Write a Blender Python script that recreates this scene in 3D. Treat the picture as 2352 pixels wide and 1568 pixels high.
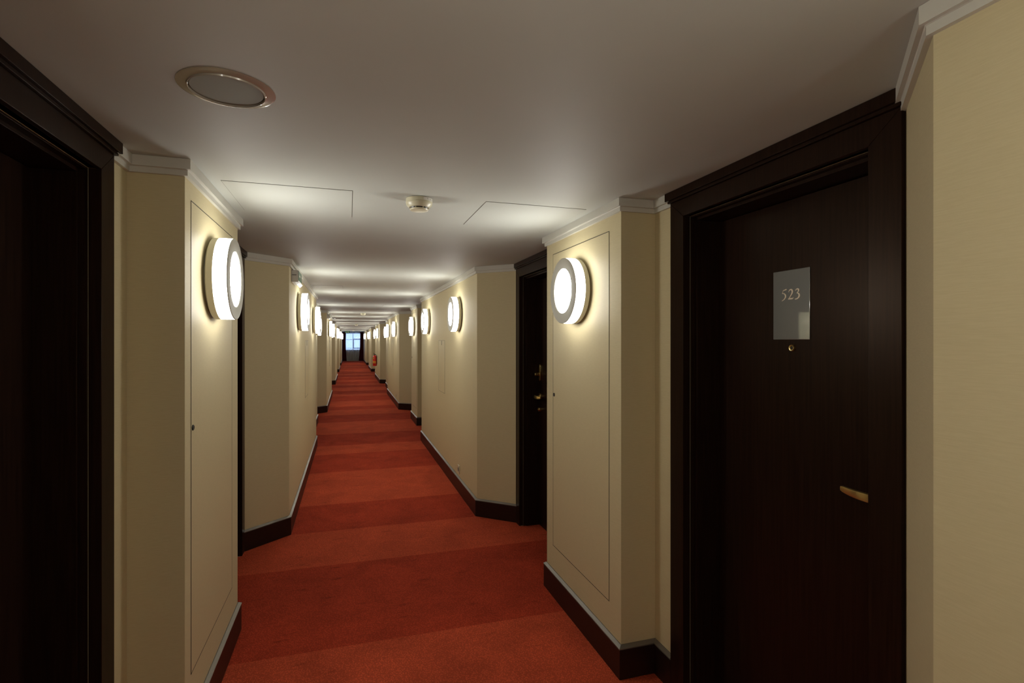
import bpy, bmesh, math, random
from mathutils import Vector, Matrix
random.seed(7)
S = bpy.context.scene
COL = S.collection
for o in list(bpy.data.objects):
    bpy.data.objects.remove(o)

# ------------------------------------------------------------------ layout
CX = 0.3155            # centre line of the corridor
H = 2.20               # ceiling height
EYE = 1.55
PER = 7.54             # one bay
COLC = [2.65 + PER * k for k in (-1, 0, 1, 2, 3, 4)]   # column centres
Y0, Y1 = -8.3, 41.8
W_SEG, W_COL, W_DOOR, W_LEAF, W_OUT = 0.7695, 0.881, 1.060, 1.2145, 1.42
C_H = 0.475            # half length of a column
F_IN, F_OUT = 0.712, 0.62      # near jamb of a door, from the column centre
G_IN, G_OUT = 1.553, 1.645
SP = 1.91              # start of the long wall
HEAD = 2.08

# ------------------------------------------------------------------ materials
def nodes(name):
    m = bpy.data.materials.new(name); m.use_nodes = True
    nt = m.node_tree
    return m, nt, nt.nodes['Principled BSDF']

def basic(name, col, rough=0.5, metal=0.0, spec=0.5, coat=0.0, emit=None, es=0.0):
    m, nt, b = nodes(name)
    b.inputs['Base Color'].default_value = (*col, 1)
    b.inputs['Roughness'].default_value = rough
    b.inputs['Metallic'].default_value = metal
    b.inputs['Specular IOR Level'].default_value = spec
    b.inputs['Coat Weight'].default_value = coat
    if emit:
        b.inputs['Emission Color'].default_value = (*emit, 1)
        b.inputs['Emission Strength'].default_value = es
    return m

def textured(name, c1, c2, scale=(1, 1, 1), nscale=40.0, detail=4, rough=0.6, bump=0.1, dist=0.002, spec=0.4, coat=0.0, lo=0.3, hi=0.7, metal=0.0):
    m, nt, b = nodes(name)
    tc = nt.nodes.new('ShaderNodeTexCoord'); mp = nt.nodes.new('ShaderNodeMapping')
    mp.inputs['Scale'].default_value = scale
    nz = nt.nodes.new('ShaderNodeTexNoise'); nz.inputs['Scale'].default_value = nscale; nz.inputs['Detail'].default_value = detail
    cr = nt.nodes.new('ShaderNodeValToRGB')
    cr.color_ramp.elements[0].position = lo; cr.color_ramp.elements[0].color = (*c1, 1)
    cr.color_ramp.elements[1].position = hi; cr.color_ramp.elements[1].color = (*c2, 1)
    bp = nt.nodes.new('ShaderNodeBump'); bp.inputs['Strength'].default_value = bump; bp.inputs['Distance'].default_value = dist
    L = nt.links.new
    L(tc.outputs['Object'], mp.inputs['Vector']); L(mp.outputs['Vector'], nz.inputs['Vector'])
    L(nz.outputs['Fac'], cr.inputs['Fac']); L(cr.outputs['Color'], b.inputs['Base Color'])
    L(nz.outputs['Fac'], bp.inputs['Height']); L(bp.outputs['Normal'], b.inputs['Normal'])
    b.inputs['Roughness'].default_value = rough
    b.inputs['Specular IOR Level'].default_value = spec
    b.inputs['Coat Weight'].default_value = coat
    b.inputs['Coat Roughness'].default_value = 0.15
    b.inputs['Metallic'].default_value = metal
    return m

WALL1, WALL2 = (0.582, 0.500, 0.300), (0.620, 0.538, 0.330)
M_wall = textured('woven cream wallpaper', WALL1, WALL2, (1, 1, 14), 28, 4, 0.62, 0.10, 0.0006, 0.35)
M_panel = textured('cream painted panel', WALL1, WALL2, (1, 1, 14), 28, 4, 0.5, 0.06, 0.0005, 0.4)
M_ceil = textured('ceiling paint', (0.50, 0.515, 0.475), (0.52, 0.535, 0.495), (1, 1, 1), 3.0, 2, 0.6, 0.02, 0.001, 0.22)
M_trim = textured('cornice paint', (0.56, 0.55, 0.49), (0.60, 0.585, 0.52), (1, 1, 1), 6.0, 2, 0.45, 0.03, 0.001, 0.4)
M_wood = textured('dark stained wood', (0.011, 0.0052, 0.0035), (0.021, 0.0100, 0.0062), (22, 22, 0.7), 6, 6, 0.33, 0.08, 0.0004, 0.13)
M_wood.node_tree.nodes['Principled BSDF'].inputs['Specular Tint'].default_value = (1, .68, .46, 1)
M_base = textured('dark baseboard wood', (0.009, 0.0042, 0.003), (0.017, 0.008, 0.0052), (2, 2, 30), 5, 5, 0.40, 0.08, 0.0006, 0.4)
M_cap = basic('satin baseboard cap', (0.175, 0.155, 0.128), 0.33, 0.35, 0.7)
M_gap = basic('shadow gap', (0.05, 0.045, 0.035), 0.7)
M_gap2 = basic('ceiling shadow gap', (0.13, 0.12, 0.10), 0.7)
M_gold = basic('brushed brass', (0.78, 0.62, 0.27), 0.28, 1.0)
M_chrome = basic('polished steel', (0.40, 0.365, 0.30), 0.25, 0.15, coat=1.0)
M_black = basic('black plastic', (0.01, 0.01, 0.01), 0.4)
M_plast = basic('ivory plastic', (0.62, 0.58, 0.42), 0.35)
M_white = basic('white plastic', (0.62, 0.61, 0.58), 0.4)
M_lampgrey = basic('lamp ring enamel', (0.45, 0.435, 0.375), 0.45)
M_lampback = basic('lamp cream housing', (0.60, 0.57, 0.44), 0.5)
LAMP_C = (1.0, 0.985, 0.92)
LS = 4.1
M_glow = basic('glowing opal glass', (0.9, 0.9, 0.85), 0.3, emit=LAMP_C, es=LS)
M_glow2 = basic('glowing opal lens', (0.9, 0.9, 0.85), 0.3, emit=LAMP_C, es=LS * 3.0)
M_emlens = basic('emergency light lens', (0.9, 0.9, 0.9), 0.2, emit=(1, 0.98, 0.9), es=.15)
M_green = basic('green sign face', (0.015, 0.15, 0.065), 0.3)
M_signwhite = basic('white sign marks', (0.8, 0.85, 0.8), 0.4)
M_red = basic('extinguisher red paint', (0.62, 0.012, 0.010), 0.25, coat=0.5)
M_yellow = basic('yellow label', (0.75, 0.42, 0.03), 0.5)
M_cyl = basic('etched digits', (0.72, 0.62, 0.47), 0.35, 0.3)
M_curtain = textured('dark red drape', (0.085, 0.004, 0.012), (0.12, 0.006, 0.018), (1, 1, 1), 60, 3, 0.85, 0.1, 0.001, 0.2)
M_winframe = basic('window frame enamel', (0.62, 0.66, 0.74), 0.5)
M_label = basic('paper label', (0.75, 0.72, 0.66), 0.6)
M_ink = basic('grey ink', (0.20, 0.19, 0.17), 0.7)

# grille: fine dark perforated lines
M_grille, nt, b = nodes('perforated grille')
tc = nt.nodes.new('ShaderNodeTexCoord'); wv = nt.nodes.new('ShaderNodeTexWave')
wv.inputs['Scale'].default_value = 95; wv.bands_direction = 'X'; wv.inputs['Distortion'].default_value = 0.4
mp = nt.nodes.new('ShaderNodeMapping'); mp.inputs['Rotation'].default_value = (0, 0, 0.5)
cr = nt.nodes.new('ShaderNodeValToRGB')
cr.color_ramp.elements[0].color = (0.20, 0.19, 0.145, 1); cr.color_ramp.elements[1].color = (0.29, 0.275, 0.21, 1)
nt.links.new(tc.outputs['Object'], mp.inputs['Vector']); nt.links.new(mp.outputs['Vector'], wv.inputs['Vector'])
nt.links.new(wv.outputs['Fac'], cr.inputs['Fac']); nt.links.new(cr.outputs['Color'], b.inputs['Base Color'])
b.inputs['Roughness'].default_value = 0.7

# mirror-like number plate
M_plate, nt, b = nodes('glass number plate')
out = nt.nodes['Material Output']
gl = nt.nodes.new('ShaderNodeBsdfGlossy'); gl.inputs['Roughness'].default_value = 0.03; gl.inputs['Color'].default_value = (0.9, 0.95, 0.95, 1)
mx = nt.nodes.new('ShaderNodeMixShader'); mx.inputs['Fac'].default_value = 0.42
b.inputs['Base Color'].default_value = (0.30, 0.315, 0.295, 1); b.inputs['Roughness'].default_value = 0.35
nt.links.new(b.outputs[0], mx.inputs[1]); nt.links.new(gl.outputs[0], mx.inputs[2]); nt.links.new(mx.outputs[0], out.inputs[0])

# sheer curtain
M_sheer, nt, b = nodes('sheer voile')
out = nt.nodes['Material Output']
tr = nt.nodes.new('ShaderNodeBsdfTransparent'); tl = nt.nodes.new('ShaderNodeBsdfTranslucent'); df = nt.nodes.new('ShaderNodeBsdfDiffuse')
tl.inputs['Color'].default_value = (0.8, 0.82, 0.85, 1); df.inputs['Color'].default_value = (0.75, 0.74, 0.7, 1)
m1 = nt.nodes.new('ShaderNodeMixShader'); m1.inputs[0].default_value = 0.5
m2 = nt.nodes.new('ShaderNodeMixShader'); m2.inputs[0].default_value = 0.45
nt.links.new(df.outputs[0], m1.inputs[1]); nt.links.new(tl.outputs[0], m1.inputs[2])
nt.links.new(m1.outputs[0], m2.inputs[1]); nt.links.new(tr.outputs[0], m2.inputs[2]); nt.links.new(m2.outputs[0], out.inputs[0])
M_glass, nt, b = nodes('window glass')
out = nt.nodes['Material Output']
tr = nt.nodes.new('ShaderNodeBsdfTransparent'); gg = nt.nodes.new('ShaderNodeBsdfGlossy'); gg.inputs['Roughness'].default_value = 0.02
tr.inputs['Color'].default_value = (0.93, 0.96, 1, 1)
m2 = nt.nodes.new('ShaderNodeMixShader'); m2.inputs[0].default_value = 0.06
nt.links.new(tr.outputs[0], m2.inputs[1]); nt.links.new(gg.outputs[0], m2.inputs[2]); nt.links.new(m2.outputs[0], out.inputs[0])

def carpet(name, base):
    m, nt, b = nodes(name); L = nt.links.new
    tc = nt.nodes.new('ShaderNodeTexCoord')
    vo = nt.nodes.new('ShaderNodeTexVoronoi'); vo.inputs['Scale'].default_value = 125
    vo.feature = 'F1'
    n1 = nt.nodes.new('ShaderNodeTexNoise'); n1.inputs['Scale'].default_value = 3.2; n1.inputs['Detail'].default_value = 7; n1.inputs['Distortion'].default_value = 0.7
    # stretched stains
    mp = nt.nodes.new('ShaderNodeMapping'); mp.inputs['Scale'].default_value = (2.0, 8.0, 1)
    n2 = nt.nodes.new('ShaderNodeTexNoise'); n2.inputs['Scale'].default_value = 2.6; n2.inputs['Detail'].default_value = 4
    r1 = nt.nodes.new('ShaderNodeMapRange'); r1.inputs['From Min'].default_value = 0.3; r1.inputs['From Max'].default_value = 0.7
    r1.inputs['To Min'].default_value = 0.84; r1.inputs['To Max'].default_value = 1.14
    r2 = nt.nodes.new('ShaderNodeMapRange'); r2.inputs['From Min'].default_value = 0.63; r2.inputs['From Max'].default_value = 0.73
    r2.inputs['To Min'].default_value = 1.0; r2.inputs['To Max'].default_value = 0.66
    r3 = nt.nodes.new('ShaderNodeMapRange'); r3.inputs['From Min'].default_value = 0.0; r3.inputs['From Max'].default_value = 0.55
    r3.inputs['To Min'].default_value = 1.30; r3.inputs['To Max'].default_value = 0.70
    a = nt.nodes.new('ShaderNodeMath'); a.operation = 'MULTIPLY'; c = nt.nodes.new('ShaderNodeMath'); c.operation = 'MULTIPLY'
    mix = nt.nodes.new('ShaderNodeVectorMath'); mix.operation = 'SCALE'; mix.inputs[0].default_value = base
    L(tc.outputs['Object'], vo.inputs['Vector']); L(tc.outputs['Object'], n1.inputs['Vector'])
    L(tc.outputs['Object'], mp.inputs['Vector']); L(mp.outputs['Vector'], n2.inputs['Vector'])
    L(n1.outputs['Fac'], r1.inputs['Value']); L(n2.outputs['Fac'], r2.inputs['Value']); L(vo.outputs['Distance'], r3.inputs['Value'])
    L(r1.outputs[0], a.inputs[0]); L(r2.outputs[0], a.inputs[1]); L(a.outputs[0], c.inputs[0]); L(r3.outputs[0], c.inputs[1])
    L(c.outputs[0], mix.inputs['Scale']); L(mix.outputs[0], b.inputs['Base Color'])
    bp = nt.nodes.new('ShaderNodeBump'); bp.inputs['Strength'].default_value = 0.6; bp.inputs['Distance'].default_value = 0.003; bp.invert = True
    L(vo.outputs['Distance'], bp.inputs['Height']); L(bp.outputs['Normal'], b.inputs['Normal'])
    b.inputs['Roughness'].default_value = 0.95; b.inputs['Specular IOR Level'].default_value = 0.1
    b.inputs['Sheen Weight'].default_value = 0.0; b.inputs['Sheen Roughness'].default_value = 0.6
    b.inputs['Sheen Tint'].default_value = (1, 0.5, 0.4, 1)
    return m
M_car1 = carpet('light red carpet', (0.60, 0.090, 0.037))
M_car2 = carpet('deep red carpet', (0.46, 0.053, 0.0215))

# ------------------------------------------------------------------ mesh helpers
def newbm(): return bmesh.new()

def box(bm, x0, x1, y0, y1, z0, z1, mi=0):
    x0, x1 = min(x0, x1), max(x0, x1); y0, y1 = min(y0, y1), max(y0, y1)
    v = [bm.verts.new((x, y, z)) for z in (z0, z1) for y in (y0, y1) for x in (x0, x1)]
    for f in ((0, 2, 3, 1), (4, 5, 7, 6), (0, 1, 5, 4), (2, 6, 7, 3), (0, 4, 6, 2), (1, 3, 7, 5)):
        fc = bm.faces.new([v[i] for i in f]); fc.material_index = mi

def prism(bm, pts, z0, z1):
    a = [bm.verts.new((x, y, z0)) for x, y in pts]; b_ = [bm.verts.new((x, y, z1)) for x, y in pts]
    n = len(pts)
    bm.faces.new(a[::-1]); bm.faces.new(b_)
    for i in range(n):
        bm.faces.new((a[i], a[(i + 1) % n], b_[(i + 1) % n], b_[i]))

def sweep(bm, path, prof, side):
    """sweep a profile [(d,z)] along a plan path; d is measured from the wall into the corridor"""
    P = [Vector(p) for p in path]; ns = []
    for i in range(len(P) - 1):
        t = (P[i + 1] - P[i]).normalized(); ns.append(Vector((-t.y, t.x)) * side)
    rings = []
    for i, p in enumerate(P):
        if i == 0: o = ns[0]
        elif i == len(P) - 1: o = ns[-1]
        else: o = (ns[i - 1] + ns[i]) / (1 + ns[i - 1].dot(ns[i]))
        rings.append([bm.verts.new((p.x + o.x * d, p.y + o.y * d, z)) for d, z in prof])
    n = len(prof)
    for i in range(len(rings) - 1):
        for j in range(n):
            bm.faces.new((rings[i][j], rings[i][(j + 1) % n], rings[i + 1][(j + 1) % n], rings[i + 1][j]))
    bm.faces.new(rings[0]); bm.faces.new(rings[-1][::-1])

def lathe(bm, prof, seg=48, mi=0, mtx=None, close=True):
    """prof = [(r, h)] turned about +Z"""
    rings = []
    for r, h in prof:
        if r < 1e-6: rings.append([bm.verts.new((0, 0, h))])
        else: rings.append([bm.verts.new((r * math.cos(2 * math.pi * k / seg), r * math.sin(2 * math.pi * k / seg), h)) for k in range(seg)])
    new = [v for r in rings for v in r]
    for a, c in zip(rings, rings[1:]):
        for k in range(seg):
            k2 = (k + 1) % seg
            if len(a) == 1 and len(c) == 1: continue
            if len(a) == 1: f = bm.faces.new((a[0], c[k], c[k2]))
            elif len(c) == 1: f = bm.faces.new((a[k], a[k2], c[0]))
            else: f = bm.faces.new((a[k], a[k2], c[k2], c[k]))
            f.material_index = mi; f.smooth = True
    if mtx is not None: bmesh.ops.transform(bm, matrix=mtx, verts=new)

def tube(bm, pts, r, seg=10):
    pts = [Vector(p) for p in pts]; rings = []
    for i, p in enumerate(pts):
        t = (pts[min(i + 1, len(pts) - 1)] - pts[max(i - 1, 0)]).normalized()
        u = t.orthogonal().normalized()
        if i and rings:
            u = (lastu - t * lastu.dot(t)).normalized()
        lastu = u; w = t.cross(u)
        rr = r[i] if isinstance(r, (list, tuple)) else r
        rings.append([bm.verts.new(p + (u * math.cos(2 * math.pi * k / seg) + w * math.sin(2 * math.pi * k / seg)) * rr) for k in range(seg)])
    for a, c in zip(rings, rings[1:]):
        for k in range(seg):
            f = bm.faces.new((a[k], a[(k + 1) % seg], c[(k + 1) % seg], c[k])); f.smooth = True
    bm.faces.new(rings[0][::-1]); bm.faces.new(rings[-1])

def obj(name, bm, mats, parent=None, bevel=0.0, sharp=True, loc=None):
    bmesh.ops.recalc_face_normals(bm, faces=bm.faces)
    me = bpy.data.meshes.new(name); bm.to_mesh(me); bm.free()
    for m in (mats if isinstance(mats, (list, tuple)) else [mats]): me.materials.append(m)
    o = bpy.data.objects.new(name, me); COL.objects.link(o)
    if parent: o.parent = parent
    if loc: o.location = loc
    if sharp: 
        try: me.set_sharp_from_angle(angle=math.radians(35))
        except Exception: pass
    if bevel:
        md = o.modifiers.new('bevel', 'BEVEL'); md.width = bevel; md.segments = 2; md.limit_method = 'ANGLE'
    return o

def tag(o, label=None, cat=None, group=None, kind=None):
    if label: o['label'] = label
    if cat: o['category'] = cat
    if group: o['group'] = group
    if kind: o['kind'] = kind
    return o

def empty(name, loc=(0, 0, 0), rz=0.0):
    o = bpy.data.objects.new(name, None); COL.objects.link(o); o.location = loc; o.rotation_euler = (0, 0, rz)
    o.empty_display_size = 0.1
    return o

def copy_tree(o, parent=None):
    c = o.copy(); COL.objects.link(c)
    if parent: c.parent = parent
    for ch in list(o.children): copy_tree(ch, c)
    return c

ORD = ['first', 'second', 'third', 'fourth', 'fifth', 'sixth', 'seventh', 'eighth', 'ninth', 'tenth', 'eleventh', 'twelfth', 'thirteenth', 'fourteenth', 'fifteenth', 'sixteenth']

# ------------------------------------------------------------------ floor, ceiling
stripes = [Y0, -5.9, -4.9, -3.6, -2.9, -1.6, -0.9, 0.1, 1.0, 2.812, 3.856, 4.547, 5.283, 6.568, 7.596, 8.21, 9.209, 10.56, 11.53,
           12.4, 13.0, 14.15, 15.4, 16.07, 17.0, 18.2, 19.1, 19.8, 20.8, 21.6, 22.9, 23.6, 24.6, 25.9, 26.9, 27.6, 28.2,
           29.4, 30.5, 31.2, 32.1, 33.4, 34.5, 35.2, 35.9, 37.1, 38.2, 39.0, 39.9, 40.9, Y1 + 0.4]
# index of the bay that is dark: 2.812-3.856 is dark
k0 = stripes.index(2.812)
bm = newbm()
XL, XR = CX - W_OUT - 0.1, CX + W_OUT + 0.1
for i in range(len(stripes) - 1):
    dark = ((i - k0) % 2 == 0)
    v = [bm.verts.new(p) for p in ((XL, stripes[i], 0), (XR, stripes[i], 0), (XR, stripes[i + 1], 0), (XL, stripes[i + 1], 0))]
    f = bm.faces.new(v); f.material_index = 1 if dark else 0
ya, yb = stripes[0], stripes[-1]
v = [bm.verts.new(p) for p in ((XL, ya, -.1), (XR, ya, -.1), (XR, yb, -.1), (XL, yb, -.1))]
bm.faces.new(v)
fl = obj('floor', bm, [M_car1, M_car2])
tag(fl, 'red striped carpet floor running the length of the corridor', 'carpet floor', kind='structure')
bm = newbm(); box(bm, XL, XR, Y0 - .1, Y1 + .4, H, H + .1)
ce = obj('ceiling', bm, M_ceil)
tag(ce, 'low smooth off-white ceiling over the whole corridor', 'ceiling', kind='structure')

# ------------------------------------------------------------------ walls
def X(side, w): return CX + side * w
def runs():
    """plan runs (w, y) between door openings"""
    R = []
    first = COLC[0]
    R.append(('end', [(W_SEG, Y0), (W_SEG, first - SP), (W_DOOR, first - G_OUT)]))
    for i, c in enumerate(COLC):
        R.append(('column', [(W_DOOR, c - F_OUT), (W_DOOR, c - C_H), (W_COL, c - C_H), (W_COL, c + C_H), (W_DOOR, c + C_H), (W_DOOR, c + F_OUT)]))
        if i < len(COLC) - 1:
            n = COLC[i + 1]
            R.append(('long', [(W_DOOR, c + G_OUT), (W_SEG, c + SP), (W_SEG, n - SP), (W_DOOR, n - G_OUT)]))
        else:
            R.append(('end', [(W_DOOR, c + G_OUT), (W_SEG, c + SP), (W_SEG, Y1)]))
    return R

RUNS = runs()
tn = 0
for side, sname in ((1, 'right'), (-1, 'left')):
    bm = newbm()
    for kind, pts in RUNS:
        p = list(pts)
        # widen under the architraves up to the jamb
        if p[0][0] == W_DOOR: p.insert(0, (W_DOOR, p[0][1] - (F_IN - F_OUT)))
        if p[-1][0] == W_DOOR: p.append((W_DOOR, p[-1][1] + (F_IN - F_OUT)))
        poly = [(W_OUT, p[0][1])] + p + [(W_OUT, p[-1][1])]
        prism(bm, [(X(side, w), y) for w, y in poly], 0, H)
    for c in COLC:
        for s in (-1, 1):
            a, b_ = c + s * F_IN, c + s * G_IN
            box(bm, X(side, W_DOOR), X(side, W_OUT), a, b_, HEAD, H)
    box(bm, X(side, W_OUT), X(side, W_OUT + .1), Y0 - .1, Y1 + .3, 0, H)  # unseen backing slab, added to keep sky light from leaking past the doors
    w = obj('wall_' + sname, bm, M_wall)
    tag(w, 'cream papered zigzag wall with columns and door recesses on the %s' % sname, 'wall', kind='structure')
    # baseboards and cornices
    q = 0
    for kind, pts in RUNS:
        path = [(X(side, w_), y) for w_, y in pts]
        bm = newbm(); sweep(bm, path, [(0, 0.001), (0.016, 0.001), (0.016, 0.134), (0.013, 0.138), (0, 0.138)], side)
        bb = obj('baseboard_' + sname, bm, M_base)
        tag(bb, 'dark wooden baseboard along the %s wall' % sname, 'baseboard', kind='structure')
        bm = newbm(); sweep(bm, path, [(0, 0.1385), (0.018, 0.1385), (0.018, 0.143), (0.004, 0.154), (0, 0.154)], side)
        obj('cap_strip', bm, M_cap, bb)
        bm = newbm(); sweep(bm, path, [(0, H - .058), (.012, H - .058), (.012, H - .039), (.014, H - .037), (.024, H - .037), (.024, H - .0005), (0, H - .0005)], side)
        tn += 1
        t = obj('trim_%d' % tn, bm, M_trim)
        tag(t, 'off-white stepped ceiling cornice on the %s wall' % sname, 'cornice', kind='structure')

bm = newbm(); box(bm, XL, XR, Y0 - .1, Y0, 0, H)
tag(obj('wall_back', bm, M_wall), 'cream papered wall closing the corridor behind the camera', 'wall', kind='structure')

# ------------------------------------------------------------------ doors
def handle_set(door, s):
    """local door frame: opening centred on y=0, corridor towards -X, latch side at s*y"""
    yl = s * 0.365
    xl = W_LEAF
    bm = newbm(); lathe(bm, [(0, 0.012), (0.022, 0.012), (0.026, 0.008), (0.026, 0)], 28)
    bmesh.ops.transform(bm, matrix=Matrix.Translation((xl, yl, 1.085)) @ Matrix.Rotation(-math.pi / 2, 4, 'Y'), verts=bm.verts)
    obj('handle_rose', bm, M_gold, door)
    bm = newbm()
    # lever: neck then curved flat bar tapering to its tip
    tube(bm, [(xl, yl, 1.085), (xl - .03, yl, 1.085), (xl - .052, yl, 1.085)], .0085, 14)
    N = 14; rings = []
    for i in range(N + 1):
        t = i / N
        y = yl + s * 0.014 - s * (0.138 * t + 0.010)
        x = xl - .052 - .012 * math.sin(math.pi * min(1, t * 1.0)) + 0.004 * t
        hgt = 0.0150 * (1 - .35 * t ** 2); zc = 1.082 + 0.003 * t
        th = .0055 * (1 - .35 * t)
        if i == N: hgt *= .75
        rings.append([bm.verts.new(p) for p in ((x - th, y, zc - hgt * .8), (x - th * 1.2, y, zc), (x - th, y, zc + hgt * .8), (x, y, zc + hgt), (x + th, y, zc + hgt * .8), (x + th, y, zc - hgt * .8), (x, y, zc - hgt))])
    for a, c in zip(rings, rings[1:]):
        for k in range(7): bm.faces.new((a[k], a[(k + 1) % 7], c[(k + 1) % 7], c[k]))
    bm.faces.new(rings[0]); bm.faces.new(rings[-1][::-1])
    obj('handle_lever', bm, M_gold, door)
    # electronic lock escutcheon
    bm = newbm(); pts = []
    for k in range(24):
        a = 2 * math.pi * k / 24
        pts.append((yl + .019 * math.cos(a), 1.282 + .019 * math.sin(a) + (.052 if math.sin(a) > 0 else -.052)))
    f = [bm.verts.new((xl, y, z)) for y, z in pts]; g = [bm.verts.new((xl - .012, y * 1.0, z)) for y, z in pts]
    bm.faces.new(f); bm.faces.new(g[::-1])
    for k in range(24): bm.faces.new((f[k], f[(k + 1) % 24], g[(k + 1) % 24], g[k]))
    es = obj('lock_plate', bm, M_gold, door, bevel=.002)
    bm = newbm(); lathe(bm, [(0, .040), (.010, .040), (.0135, .036), (.0135, 0)], 24)
    bmesh.ops.transform(bm, matrix=Matrix.Translation((xl - .012, yl, 1.268)) @ Matrix.Rotation(-math.pi / 2, 4, 'Y'), verts=bm.verts)
    obj('turn_knob', bm, M_gold, es)
    bm = newbm(); lathe(bm, [(0, .012), (.008, .012), (.008, .020), (.016, .020), (.018, .016), (.018, 0)], 28)
    bmesh.ops.transform(bm, matrix=Matrix.Translation((xl, yl, 0.976)) @ Matrix.Rotation(-math.pi / 2, 4, 'Y'), verts=bm.verts)
    obj('lock_cylinder', bm, M_gold, door)

def make_door(s):
    """s = +1: latch on the +y side.  Local x = distance from corridor centre, y along it, built for the right side"""
    d = empty('door')
    hw = (G_IN - F_IN) / 2; fo = (G_OUT - F_OUT) / 2 
    xf = W_DOOR - .015
    # architrave with mitred corners
    bm = newbm()
    a0, a1 = -hw + .0012, hw - .0012; b0, b1 = -fo, fo; zt = 2.153
    def pr(pts):
        f = [bm.verts.new((xf, y, z)) for y, z in pts]; g = [bm.verts.new((W_DOOR + .02, y, z)) for y, z in pts]
        bm.faces.new(f[::-1]); bm.faces.new(g)
        for k in range(len(pts)): bm.faces.new((f[k], f[(k + 1) % len(pts)], g[(k + 1) % len(pts)], g[k]))
    e = .0006
    pr([(b0, 0.002), (a0, 0.002), (a0, HEAD), (b0, zt - e)])
    pr([(a1, 0.002), (b1, 0.002), (b1, zt - e), (a1, HEAD)])
    pr([(a0, HEAD), (a1, HEAD), (b1, zt), (b0, zt)])
    fr = obj('architrave', bm, M_wood, d, bevel=.0015)
    # crown against the ceiling
    bm = newbm()
    box(bm, xf - .009, W_DOOR, b0 - .009, b1 + .009, zt + .0005, H - .036)
    box(bm, xf - .018, W_DOOR, b0 - .018, b1 + .018, H - .036, H - .001)
    obj('head_moulding', bm, M_wood, d, bevel=.001)
    # jamb lining, stepped
    bm = newbm()
    j = .018
    for s2 in (-1, 1):
        box(bm, W_DOOR + .0203, W_DOOR + .042, s2 * (hw - .0005), s2 * (hw - .007), 0.002, HEAD - .007)
        box(bm, W_DOOR + .042, W_LEAF + .05, s2 * (hw - .0005), s2 * (hw - j), 0.002, HEAD - j)
    box(bm, W_DOOR + .0203, W_DOOR + .042, -hw + .0005, hw - .0005, HEAD - .007, HEAD - .0005)
    box(bm, W_DOOR + .042, W_LEAF + .05, -hw + .0005, hw - .0005, HEAD - j, HEAD - .0005)
    obj('jamb_lining', bm, M_wood, d, bevel=.001)
    bm = newbm(); box(bm, W_LEAF, W_LEAF + .042, -hw + j + .0025, hw - j - .0025, .008, HEAD - j - .003)
    obj('door_leaf', bm, M_wood, d, bevel=.001)
    bm = newbm(); box(bm, W_LEAF + .055, W_LEAF + .065, -hw, hw, .0, HEAD)  # added black sheet behind the leaf, stops light leaking round it
    obj('door_stop', bm, M_black, d)
    handle_set(d, s)
    bm = newbm()
    lathe(bm, [(0, .004), (.0055, .004), (.007, .007), (.0105, .008), (.0125, .005), (.0125, 0)], 28)
    bmesh.ops.transform(bm, matrix=Matrix.Translation((W_LEAF, .006, 1.523)) @ Matrix.Rotation(-math.pi / 2, 4, 'Y'), verts=bm.verts)
    pe = obj('peephole', bm, M_gold, d)
    bm = newbm(); lathe(bm, [(0, .0065), (.0035, .006), (.0058, .004)], 20)
    bmesh.ops.transform(bm, matrix=Matrix.Translation((W_LEAF, .006, 1.523)) @ Matrix.Rotation(-math.pi / 2, 4, 'Y'), verts=bm.verts)
    obj('peephole_lens', bm, M_black, pe)
    return d

GLY = {
 '5': [[(.20, .93, .045), (.34, .95, .06), (.52, 1.0, .07), (.60, 1.03, .03)],
       [(.22, .95, .03), (.17, .80, .035), (.12, .64, .04), (.22, .64, .045), (.36, .58, .07), (.46, .44, .10), (.47, .27, .10), (.38, .11, .07), (.25, 0, .05), (.06, -.10, .03)]],
 '2': [[(.10, .70, .02), (.15, .84, .045), (.27, .94, .065), (.41, .93, .09), (.50, .79, .11), (.48, .62, .10), (.38, .43, .075), (.22, .20, .055), (.05, .03, .03)],
       [(.05, .03, .05), (.25, .06, .09), (.45, .06, .09), (.56, .08, .06), (.60, .18, .02)]],
 '3': [[(.12, .78, .02), (.18, .88, .045), (.30, .95, .06), (.42, .91, .09), (.46, .79, .09), (.40, .66, .06), (.26, .55, .035)],
       [(.26, .55, .035), (.40, .52, .06), (.51, .41, .10), (.52, .24, .11), (.42, .09, .08), (.26, .0, .06), (.08, -.02, .05)]],
 '0': [[(.32, .95, .04), (.17, .87, .08), (.09, .65, .10), (.08, .40, .10), (.15, .13, .08), (.32, .03, .04), (.47, .13, .08), (.55, .40, .10), (.54, .65, .10), (.46, .87, .08), (.32, .95, .04)]],
}
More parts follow.
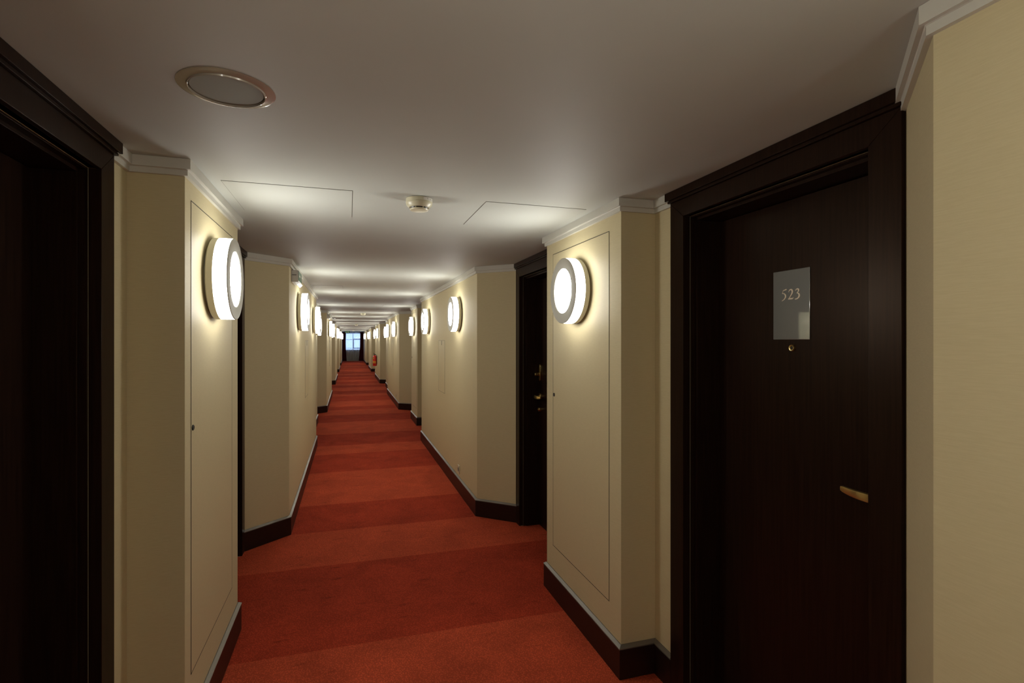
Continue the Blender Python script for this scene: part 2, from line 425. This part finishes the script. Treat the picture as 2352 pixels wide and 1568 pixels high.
def digits(bm, txt, yc, zc, hgt, x, flip):
    """ribbon numerals on the plane x; text runs along flip*y"""
    adv = .80; total = adv * len(txt)
    for i, ch in enumerate(txt):
        for st in GLY[ch]:
            P = []
            for a in range(len(st) - 1):      # Catmull-Rom smoothing
                p0 = st[max(a - 1, 0)]; p1 = st[a]; p2 = st[a + 1]; p3 = st[min(a + 2, len(st) - 1)]
                for u in (0, .25, .5, .75):
                    P.append([.5 * ((2 * p1[k]) + (-p0[k] + p2[k]) * u + (2 * p0[k] - 5 * p1[k] + 4 * p2[k] - p3[k]) * u * u + (-p0[k] + 3 * p1[k] - 3 * p2[k] + p3[k]) * u ** 3) for k in range(3)])
            P.append(list(st[-1])); L_ = []; R_ = []
            for k, p in enumerate(P):
                q0 = P[max(k - 1, 0)]; q1 = P[min(k + 1, len(P) - 1)]
                t = Vector((q1[0] - q0[0], q1[1] - q0[1])).normalized(); n = Vector((-t.y, t.x)) * max(p[2], .02) * .78
                for lst, sg in ((L_, 1), (R_, -1)):
                    u = p[0] * 1.12 + n.x * sg + i * adv - total / 2; w = p[1] + n.y * sg
                    lst.append((yc + flip * u * hgt, zc + (w - .5) * hgt))
            for dx, rev in ((0, 0),):
                A = [bm.verts.new((x, *p)) for p in L_]; B = [bm.verts.new((x, *p)) for p in R_]
                A2 = [bm.verts.new((x + .0008, *p)) for p in L_]; B2 = [bm.verts.new((x + .0008, *p)) for p in R_]
                for k in range(len(A) - 1):
                    bm.faces.new((A[k], A[k + 1], B[k + 1], B[k])); bm.faces.new((A2[k], A2[k + 1], A[k + 1], A[k])); bm.faces.new((B2[k], B2[k + 1], B[k + 1], B[k]))

def add_plate(door, num, readdir):
    bm = newbm(); y0 = (.012 if num == '523' else 0)
    box(bm, W_LEAF - .003, W_LEAF, y0 - .0825, y0 + .0825, 1.553, 1.805)
    p = obj('number_plate', bm, M_plate, door, bevel=.002)
    tag(p, 'silvery glass plate' + (' numbered ' + num if num else ''))
    if num:
        bm = newbm(); digits(bm, num, y0 + readdir * .002, 1.717, .037, W_LEAF - .0044, readdir)
        obj('room_number', bm, M_cyl, p)
    return p

proto = {}
dn = 0
for side, sname in ((1, 'right'), (-1, 'left')):
    cnt = 0
    for ci, c in enumerate(COLC):
        for s in (-1, 1):
            yc = c + s * (F_IN + G_IN) / 2
            latch = s
            key = (side, latch)
            # on the left side the door is turned half a turn, which swaps its latch side
            ls = latch * side
            if ls not in proto:
                proto[ls] = make_door(ls); d = proto[ls]
            else:
                d = copy_tree(proto[ls]) if not proto[ls].get('used2') else copy_tree(base_copy[ls])
            if ls in proto and 'base_copy' not in globals(): base_copy = {}
            if ls not in base_copy:
                base_copy[ls] = proto[ls]
            dn += 1
            d.name = 'door_%d' % dn
            d.location = (CX, yc, 0); d.rotation_euler = (0, 0, 0 if side == 1 else math.pi)
            if yc > 1: cnt += 1
            if yc < 1: lab = 'dark wooden room door behind the camera on the %s' % sname
            elif cnt == 1 and side == 1: lab = 'large dark wooden door numbered 523 in the near right foreground'
            elif cnt == 1: lab = 'dark wooden door in its frame at the left edge of the view'
            elif cnt == 2 and side == 1: lab = 'dark wooden door with brass lock and lever just past the nearest right lamp column'
            elif cnt == 2: lab = 'dark wooden door, a narrow strip just past the nearest left lamp column'
            else: lab = 'dark wooden room door, %s along the %s wall from the camera' % (ORD[cnt - 1], sname)
            tag(d, lab, 'door', kind='structure')
# number plates are added after the copying so each is its own
def door_at(side, yc):
    for o in COL.objects:
        if o.name.startswith('door_') and o.parent is None and abs(o.location.y - yc) < .05 and abs(o.rotation_euler.z - (0 if side == 1 else math.pi)) < .01: return o
c0 = COLC[1]; m = (F_IN + G_IN) / 2
add_plate(door_at(1, c0 - m), '523', -1)
add_plate(door_at(1, c0 + m), None, -1)
add_plate(door_at(-1, c0 - m), None, -1)
add_plate(door_at(-1, c0 + m), '503', -1)

# ------------------------------------------------------------------ round wall lamps
def make_lamp():
    L = empty('wall_lamp')       # local: wall plane x = 0, protrudes towards -X
    R = Matrix.Rotation(-math.pi / 2, 4, 'Y')
    def part(name, prof, mat, seg=64):
        bm = newbm(); lathe(bm, prof, seg); bmesh.ops.transform(bm, matrix=R, verts=bm.verts)
        return obj(name, bm, mat, L)
    part('mounting_plate', [(0, 0), (.150, 0), (.150, .010), (0, .010)], M_lampgrey)
    part('back_rim', [(0, .010), (.170, .010), (.175, .014), (.176, .038), (0, .038)], M_lampback)
    part('glowing_band', [(.12, .0382), (.1755, .0382), (.176, .060), (.1755, .0900), (.12, .0900)], M_glow)
    part('front_ring', [(.120, .0902), (.176, .0902), (.176, .0925), (.1745, .094), (.123, .094), (.120, .092), (.120, .0902)], M_lampgrey)
    part('glowing_lens', [(0, .0945), (.06, .094), (.108, .0925), (.1195, .0905), (.1195, .0902)], M_glow2)
    return L
lamp0 = make_lamp(); first = True
ZL = 1.817
for side, sname in ((1, 'right'), (-1, 'left')):
    spots = []
    for ci, c in enumerate(COLC):
        spots.append((W_COL, c, 'column'))
        if ci < len(COLC) - 1:
            mid = (c + COLC[ci + 1]) / 2
            spots += [(W_SEG, mid - 1.07, 'wall'), (W_SEG, mid + 1.07, 'wall')]
    c = COLC[-1]
    spots += [(W_SEG, c + 2.70, 'wall'), (W_SEG, c + 4.84, 'wall')]
    c = COLC[0]
    spots.append((W_SEG, c - 2.70, 'wall'))
    spots.sort(key=lambda t: t[1])
    if side == -1: spots = [(w, y - .075 if abs(y - COLC[1]) < .1 else y, k) for w, y, k in spots]
    n = 0; nb = 0
    for w, y, k in spots:
        if first: L = lamp0; first = False
        else: L = copy_tree(lamp0)
        L.location = (X(side, w), y, ZL); L.rotation_euler = (0, 0, 0 if side == 1 else math.pi)
        if y < 1:
            nb += 1
            lab = 'round glowing wall lamp on the %s wall behind the camera' % sname
            g = 'round lamps behind the camera on the %s' % sname
        else:
            n += 1; g = 'round glowing wall lamps along the corridor'
            if n == 1: lab = 'large round glowing wall lamp on the nearest %s column' % sname
            elif n == 2 and side == -1: lab = 'round glowing wall lamp on the left wall just under the near emergency light'
            else: lab = '%s round glowing wall lamp from the camera along the %s wall' % (ORD[n - 1] if n < 16 else str(n), sname)
        tag(L, lab, 'wall lamp', g)

# ------------------------------------------------------------------ flush panels on the walls
def flush_panel(name, w, y, width, z0, z1, side, gap=.003, keyhole=None, latch=False):
    p = empty(name, (X(side, w), y, z0), 0 if side == 1 else math.pi)
    hz = z1 - z0; h2 = width / 2
    bm = newbm()
    for a, b_, c, d_ in ((-h2 - gap, h2 + gap, -gap, 0), (-h2 - gap, h2 + gap, hz, hz + gap), (-h2 - gap, -h2, 0, hz), (h2, h2 + gap, 0, hz)):
        box(bm, -.0015, -.0002, a, b_, c, d_)
    obj('shadow_gap', bm, M_gap, p)
    bm = newbm(); box(bm, -.0012, .0006 if latch else -.0002, -h2, h2, 0, hz)
    obj('panel_leaf', bm, M_panel, p, bevel=.0004)
    if keyhole:
        bm = newbm(); lathe(bm, [(0, .003), (.006, .003), (.009, .0045), (.011, .003), (.011, 0)], 20)
        bmesh.ops.transform(bm, matrix=Matrix.Translation((-.0012, keyhole[0] * side, keyhole[1] - z0)) @ Matrix.Rotation(-math.pi / 2, 4, 'Y'), verts=bm.verts)
        obj('key_lock', bm, M_black, p)
    if latch:
        bm = newbm(); box(bm, -.0032, -.0012, -.006, .006, hz - .055, hz - .002)
        obj('latch', bm, M_gap, p)
    return p
for side, sname in ((1, 'right'), (-1, 'left')):
    n = 0
    for ci, c in enumerate(COLC):
        if c < 1: continue
        # keyhole on the far stile at right, near stile at left (as on the photo)
        ky = .345 if side == 1 else -.345
        p = flush_panel('access_panel', W_COL, c + (.005 if side == 1 else -.035), .725, .300, 2.072, side, keyhole=(ky, 1.22))
        lab = 'tall cream flush access panel behind the lamp on the %s %s column' % (ORD[n], sname)
        if n == 0: lab = 'tall cream flush access panel behind the lamp on the nearest %s column' % sname
        tag(p, lab, 'access panel', 'tall access panels on the columns'); n += 1
    n = 0
    for ci, c in enumerate(COLC[1:-1]):
        mid = c + PER / 2
        p = flush_panel('hose_cabinet', W_SEG, mid, .44, .925, 1.547, side, gap=.0025, latch=True)
        tag(p, 'small cream flush cabinet door between the two lamps, %s from camera on the %s' % (ORD[n], sname), 'cabinet', 'flush cabinet doors between lamps'); n += 1

# ------------------------------------------------------------------ ceiling hatches
def hatch(x0, x1, y0, y1, lab):
    cx, cy = (x0 + x1) / 2, (y0 + y1) / 2; a, b_ = (x1 - x0) / 2, (y1 - y0) / 2
    h = empty('ceiling_hatch', (cx, cy, H)); g = .0016
    bm = newbm()
    for q in ((-a - g, a + g, -b_ - g, -b_), (-a - g, a + g, b_, b_ + g), (-a - g, -a, -b_, b_), (a, a + g, -b_, b_)):
        box(bm, q[0], q[1], q[2], q[3], -.001, .002)
    obj('shadow_gap', bm, M_gap2, h)
    bm = newbm(); box(bm, -a, a, -b_, b_, -.0020, .003)
    obj('hatch_leaf', bm, M_ceil, h, bevel=.0005)
    tag(h, lab, 'ceiling hatch', 'flush ceiling hatches')
for i, c in enumerate(COLC[1:]):
    for side, sname in ((-1, 'left'), (1, 'right')):
        lab = 'square flush ceiling hatch near the %s lamp of the %s column pair' % (sname, ORD[i])
        if i == 0: lab = 'large square flush ceiling hatch beside the nearest %s lamp' % sname
        hatch(min(X(side, .30), X(side, .81)), max(X(side, .30), X(side, .81)), c - .25, c + .26, lab)
hatch(-.40, -.07, 6.62, 6.95, 'small faint ceiling hatch on the left between first and second lamp pairs')

# ------------------------------------------------------------------ ceiling speakers
def speaker(x, y, lab):
    s = empty('ceiling_speaker', (x, y, H))
    bm = newbm(); lathe(bm, [(.114, 0), (.1145, -.001), (.112, -.0018), (.106, -.0024), (.096, -.0038), (.0918, -.0050), (.0908, -.0085), (.0892, -.0090), (.0880, -.0080), (.0875, -.002), (.0875, 0)], 96)
    obj('chrome_ring', bm, M_chrome, s)
    bm = newbm(); lathe(bm, [(0, -.0045), (.0845, -.0045), (.087, -.002), (.087, 0)], 64)
    obj('grille', bm, M_grille, s)
    tag(s, lab, 'ceiling speaker', 'round ceiling speakers')
speaker(-.300, 1.525, 'round ceiling speaker with chrome ring near the left foreground door')
speaker(-.300, 1.525 + 2 * PER, 'distant round chrome ceiling speaker far down the corridor')

# ------------------------------------------------------------------ smoke detectors
def detector(x, y, lab, near=False):
    d = empty('smoke_detector', (x, y, H))
    bm = newbm(); lathe(bm, [(0, 0), (.056, 0), (.060, -.002), (.0605, -.018), (.0585, -.020), (.0585, -.0205), (.060, -.021), (.058, -.030), (.047, -.042), (0, -.042)], 56)
    obj('housing', bm, M_plast, d)
    bm = newbm(); lathe(bm, [(0, -.0421), (.043, -.0421), (.041, -.0465), (0, -.0465)], 40)
    obj('sensor_slot', bm, M_black, d)
    bm = newbm(); lathe(bm, [(0, -.0466), (.041, -.0466), (.043, -.049), (.040, -.0535), (.034, -.055), (0, -.055)], 56)
    for k in range(8):
        a = k * math.pi / 4 + .3
        for q in range(1):
            bm2 = bm
            cxx, cyy = .0425 * math.cos(a), .0425 * math.sin(a)
            box(bm, cxx - .0015, cxx + .0015, cyy - .0015, cyy + .0015, -.048, -.0415)
    obj('sensor_cap', bm, M_plast, d)
    if near:
        bm = newbm(); N = 10; A = []; B = []
        for k in range(N + 1):
            a = math.radians(-78 + 62 * k / N)
            A.append(bm.verts.new((.0612 * math.cos(a), .0612 * math.sin(a), -.003))); B.append(bm.verts.new((.0612 * math.cos(a), .0612 * math.sin(a), -.0165)))
        for k in range(N): bm.faces.new((A[k], A[k + 1], B[k + 1], B[k]))
        lb = obj('label_sticker', bm, M_label, d)
        bm = newbm()
        marks = '1011011011'
        for k, ch in enumerate('41.01.03'):
            if ch == '.': continue
            a = math.radians(-62 + 5.4 * k)
            r = .0614
            def q(da, z0, z1):
                v = [bm.verts.new((r * math.cos(a + da + e_), r * math.sin(a + da + e_), z)) for e_, z in ((0, z0), (.018, z0), (.018, z1), (0, z1))]
                bm.faces.new(v)
            if ch == '1': q(.02, -.013, -.006)
            elif ch == '4': q(.04, -.013, -.006); q(.0, -.0095, -.006); q(.018, -.0105, -.0095)
            elif ch == '0': q(0, -.013, -.006); q(.04, -.013, -.006); q(.02, -.013, -.012); q(.02, -.007, -.006)
            elif ch == '3': q(.04, -.013, -.006); q(.01, -.013, -.012); q(.01, -.0098, -.009); q(.01, -.007, -.006)
        obj('printed_date', bm, M_ink, lb)
    tag(d, lab, 'smoke detector', 'smoke detectors on the ceiling')
detector(.31, 2.45, 'ivory smoke detector on the ceiling between the nearest two lamps', True)
detector(.33, 13.1, 'second ivory smoke detector along the ceiling, in mid distance')
detector(.30, 22.4, 'third ivory smoke detector along the ceiling, far off')
detector(.30, 36.0, 'tiny last smoke detector on the ceiling near the window')

# ------------------------------------------------------------------ emergency lights on the left wall
def emergency(y, lab):
    e = empty('emergency_light', (X(-1, W_SEG), y, 2.03))
    L = .30
    bm = newbm(); box(bm, 0, .055, -L / 2, L / 2, .006, .104)
    obj('housing', bm, M_white, e, bevel=.003)
    bm = newbm(); box(bm, .0552, .0575, -L / 2 + .004, L / 2 - .004, .020, .100)
    sg = obj('green_sign_face', bm, M_green, e)
    bm = newbm()
    box(bm, .0577, .0585, -.09, -.01, .053, .067)     # arrow shaft
    v = [bm.verts.new(p) for p in ((.0585, -.13, .060), (.0585, -.09, .040), (.0585, -.09, .080))]; bm.faces.new(v)
    box(bm, .0577, .0585, .04, .055, .035, .085); box(bm, .0577, .0585, .02, .07, .062, .072)
    obj('pictogram', bm, M_signwhite, sg)
    bm = newbm()
    pts = [(.030, .004), (.058, .018), (.066, .004), (.042, -.016)]
    f = [bm.verts.new((x, -L / 2 + .006, z)) for x, z in pts]; g = [bm.verts.new((x, L / 2 - .006, z)) for x, z in pts]
    bm.faces.new(f); bm.faces.new(g[::-1])
    for k in range(4): bm.faces.new((f[k], f[(k + 1) % 4], g[(k + 1) % 4], g[k]))
    obj('lamp_lens', bm, M_emlens, e, bevel=.002)
    bm = newbm(); box(bm, .006, .040, -L / 2 - .001, -L / 2, .062, .067)
    obj('side_slot', bm, M_gap, e)
    tag(e, lab, 'emergency light', 'emergency lights on the left wall')
emergency(4.88, 'white emergency light box with green sign above the second left lamp')
emergency(4.88 + PER, 'farther white emergency light box with green sign on left wall')

# ------------------------------------------------------------------ sockets low on the right wall
for i, c in enumerate(COLC[1:4]):
    s = empty('wall_socket', (X(1, W_SEG), c + 2.70, .185))
    bm = newbm(); box(bm, -.009, 0, -.040, .040, 0, .085); obj('cover_plate', bm, M_plast, s, bevel=.003)
    bm = newbm(); lathe(bm, [(0, .0), (.020, .0), (.021, .0012), (.0225, .0012), (.0225, 0)], 28)
    bmesh.ops.transform(bm, matrix=Matrix.Translation((-.009, 0, .0425)) @ Matrix.Rotation(-math.pi / 2, 4, 'Y'), verts=bm.verts)
    obj('socket_face', bm, M_lampgrey, s)
    tag(s, ['small ivory wall socket low on the right wall below the second lamp', 'second small ivory wall socket farther along the right wall', 'third small ivory wall socket far along the right wall'][i], 'wall socket', 'sockets low on the right wall')

# ------------------------------------------------------------------ fire extinguisher
fe = empty('fire_extinguisher', (1.000, 21.82, .53))
bm = newbm(); lathe(bm, [(0, 0), (.062, 0), (.074, .008), (.078, .03), (.078, .35), (.070, .385), (.045, .41), (.022, .42), (.022, .435), (0, .435)], 40)
obj('cylinder', bm, M_red, fe)
bm = newbm(); lathe(bm, [(0, .435), (.02, .435), (.02, .47), (.012, .48), (0, .48)], 20); obj('valve', bm, M_black, fe)
bm = newbm()
tube(bm, [(0, 0, .47), (-.02, 0, .485), (-.06, 0, .52)], .009, 8); tube(bm, [(0, 0, .46), (-.03, 0, .462), (-.07, 0, .45)], .008, 8)
obj('squeeze_handle', bm, M_black, fe)
bm = newbm(); tube(bm, [(.015, -.01, .455), (.06, -.05, .44), (.070, -.062, .38), (.074, -.062, .25), (.077, -.055, .08)], .009, 10); obj('hose', bm, M_black, fe)
def band(bm, r, a0, a1, z0, z1, n=14):
    A = []; B = []
    for k in range(n + 1):
        a = math.radians(a0 + (a1 - a0) * k / n)
        A.append(bm.verts.new((r * math.cos(a), r * math.sin(a), z0))); B.append(bm.verts.new((r * math.cos(a), r * math.sin(a), z1)))
    for k in range(n): bm.faces.new((A[k], A[k + 1], B[k + 1], B[k]))
for a in ((205, 300, .165, .195), (205, 300, .115, .145), (212, 245, .285, .335)):
    bm = newbm(); band(bm, .0788, *a); obj('yellow_label', bm, M_yellow, fe)
bm = newbm(); box(bm, .077, .084, -.05, .05, .10, .38); box(bm, .05, .084, -.085, -.079, .30, .32); box(bm, .05, .084, .079, .085, .30, .32); obj('wall_bracket', bm, M_black, fe)
tag(fe, 'red fire extinguisher with yellow label bands hanging on the right wall', 'fire extinguisher')

# ------------------------------------------------------------------ far end: window wall, curtains, exit sign
WX0, WX1, WZ0, WZ1 = -.30, .93, .80, 2.12
bm = newbm()
for a in ((XL, WX0, 0, H), (WX1, XR, 0, H), (WX0, WX1, 0, WZ0), (WX0, WX1, WZ1, H)):
    box(bm, a[0], a[1], Y1, Y1 + .3, a[2], a[3])
tag(obj('wall_end', bm, M_trim), 'pale wall around the window at the far end', 'wall', kind='structure')
wn = empty('window_1', ((WX0 + WX1) / 2, Y1 + .15, WZ0)); ww = WX1 - WX0; wh = WZ1 - WZ0
bm = newbm()
h2 = ww / 2; t = .05
for a in ((-h2, -h2 + t, 0, wh), (h2 - t, h2, 0, wh), (-h2 + t, h2 - t, 0, t), (-h2 + t, h2 - t, wh - t, wh), (-t / 2, t / 2, t, wh - t)):
    box(bm, a[0], a[1], -.03, .03, a[2], a[3])
for a in ((-h2 + t, -t / 2, wh * .60, wh * .60 + .035), (-h2 + t, -t / 2, .14, .165)): box(bm, a[0], a[1], -.025, .025, a[2], a[3])
# darker opening sash on the right
for a in ((t / 2, h2 - t, wh * .60, wh * .60 + .09), (t / 2, h2 - t, .12, .19), (t / 2, t / 2 + .06, .19, wh * .60), (h2 - t - .05, h2 - t, .19, wh * .60)): box(bm, a[0], a[1], -.035, .025, a[2], a[3])
obj('window_frame', bm, M_winframe, wn)
bm = newbm(); box(bm, -h2 + .01, h2 - .01, -.004, .004, .01, wh - .01); obj('pane', bm, M_glass, wn)
bm = newbm(); box(bm, -h2, h2, -.15, -.03, -.002, .02); obj('window_sill', bm, M_white, wn)
tag(wn, 'bright daylight window with mullions at the far end of the corridor', 'window', kind='structure')

def drape(name, x0, x1, y, z0, z1, folds, amp, thick, mat, shape=None, seed=1):
    rnd = random.Random(seed); N = folds * 10; rows = 10
    ph = [rnd.uniform(-.6, .6) for _ in range(folds + 1)]
    bm = newbm(); G = []
    for side in (0, 1):
        grid = []
        for r in range(rows + 1):
            v = r / rows; z = z0 + (z1 - z0) * v; row = []
            for i in range(N + 1):
                u = i / N
                a, b_ = shape(v) if shape else (x0, x1)
                x = a + (b_ - a) * u
                yy = y + amp * math.sin(2 * math.pi * folds * u + ph[int(u * folds)] * .3) * (.7 + .3 * (1 - v)) + side * thick
                row.append(bm.verts.new((x, yy, z)))
            grid.append(row)
        G.append(grid)
        for r in range(rows):
            for i in range(N):
                f = bm.faces.new((grid[r][i], grid[r][i + 1], grid[r + 1][i + 1], grid[r + 1][i])); f.smooth = True
        if not thick: break
    if thick:
        for r in range(rows):
            for i in (0, N):
                bm.faces.new((G[0][r][i], G[0][r + 1][i], G[1][r + 1][i], G[1][r][i]))
        for i in range(N):
            for r in (0, rows): bm.faces.new((G[0][r][i], G[0][r][i + 1], G[1][r][i + 1], G[1][r][i]))
    return obj(name, bm, mat, sharp=False)
xl0, xr0 = X(-1, W_SEG) + .01, X(1, W_SEG) - .01
cl = drape('curtain', 0, 0, Y1 - .16, .02, 2.17, 5, .030, .006, M_curtain, lambda v: (xl0, xl0 + .26 + .05 * (1 - v) ** 2 * 1.0 - .03 * math.sin(math.pi * v)), 3)
tag(cl, 'dark red curtain hanging at the left of the far window', 'curtain', 'dark red curtains at the far window')
cr_ = drape('curtain', 0, 0, Y1 - .16, .02, 2.17, 5, .030, .006, M_curtain, lambda v: (xr0 - .24 - .10 * (1 - v) ** 1.5 + .02 * math.sin(math.pi * v), xr0), 4)
tag(cr_, 'dark red curtain hanging at the right of the far window', 'curtain', 'dark red curtains at the far window')
sh = drape('sheer_curtain', xl0 + .05, xr0 - .05, Y1 - .07, .06, 2.165, 15, .032, 0, M_sheer, None, 9)
tag(sh, 'white sheer curtain across the far window', 'sheer curtain')
bm = newbm(); tube(bm, [(xl0 + .0, Y1 - .16, 2.178), (xr0, Y1 - .16, 2.178)], .010, 12)
rod = obj('curtain_rod', bm, M_black); tag(rod, 'dark rod carrying the red curtains at the far window', 'curtain rod')
ex = empty('exit_sign', (-.07, 36.9, 2.03))
bm = newbm(); box(bm, -.15, .15, -.02, .02, 0, .15); hs = obj('sign_box', bm, M_green, ex, bevel=.003)
bm = newbm(); box(bm, -.09, -.02, -.022, -.0205, .06, .08); v = [bm.verts.new(p) for p in ((-.12, -.022, .07), (-.09, -.022, .045), (-.09, -.022, .095))]; bm.faces.new(v)
box(bm, .03, .05, -.022, -.0205, .03, .115); box(bm, .01, .075, -.022, -.0205, .075, .09); box(bm, .05, .085, -.022, -.0205, .035, .05)
obj('pictogram', bm, M_signwhite, hs)
bm = newbm()
for x in (-.1, .1): tube(bm, [(x, 0, .15), (x, 0, .17)], .005, 8)
obj('hanger', bm, M_white, ex)
tag(ex, 'green exit sign hanging from the ceiling in front of the far window', 'exit sign')

# ------------------------------------------------------------------ daylight, camera, view
W = bpy.data.worlds.new('World'); S.world = W; W.use_nodes = True
bg = W.node_tree.nodes['Background']
bg.inputs['Color'].default_value = (0.46, 0.63, 1.0, 1); bg.inputs['Strength'].default_value = 1.05

cam = bpy.data.cameras.new('camera'); co = bpy.data.objects.new('camera', cam); COL.objects.link(co)
co.location = (0, 0, EYE); co.rotation_euler = (math.pi / 2, 0, -math.atan(375.3 / 1215))
cam.sensor_width = 36; cam.lens = 36 * 1215 / 2352; cam.shift_y = -2.5 / 2352
cam.clip_start = .02; cam.clip_end = 200
S.camera = co
vs = S.view_settings
S.display_settings.display_device = 'sRGB'
vs.view_transform = 'Standard'; vs.look = 'None'; vs.gamma = 1; vs.use_curve_mapping = False
vs.exposure = 1.5
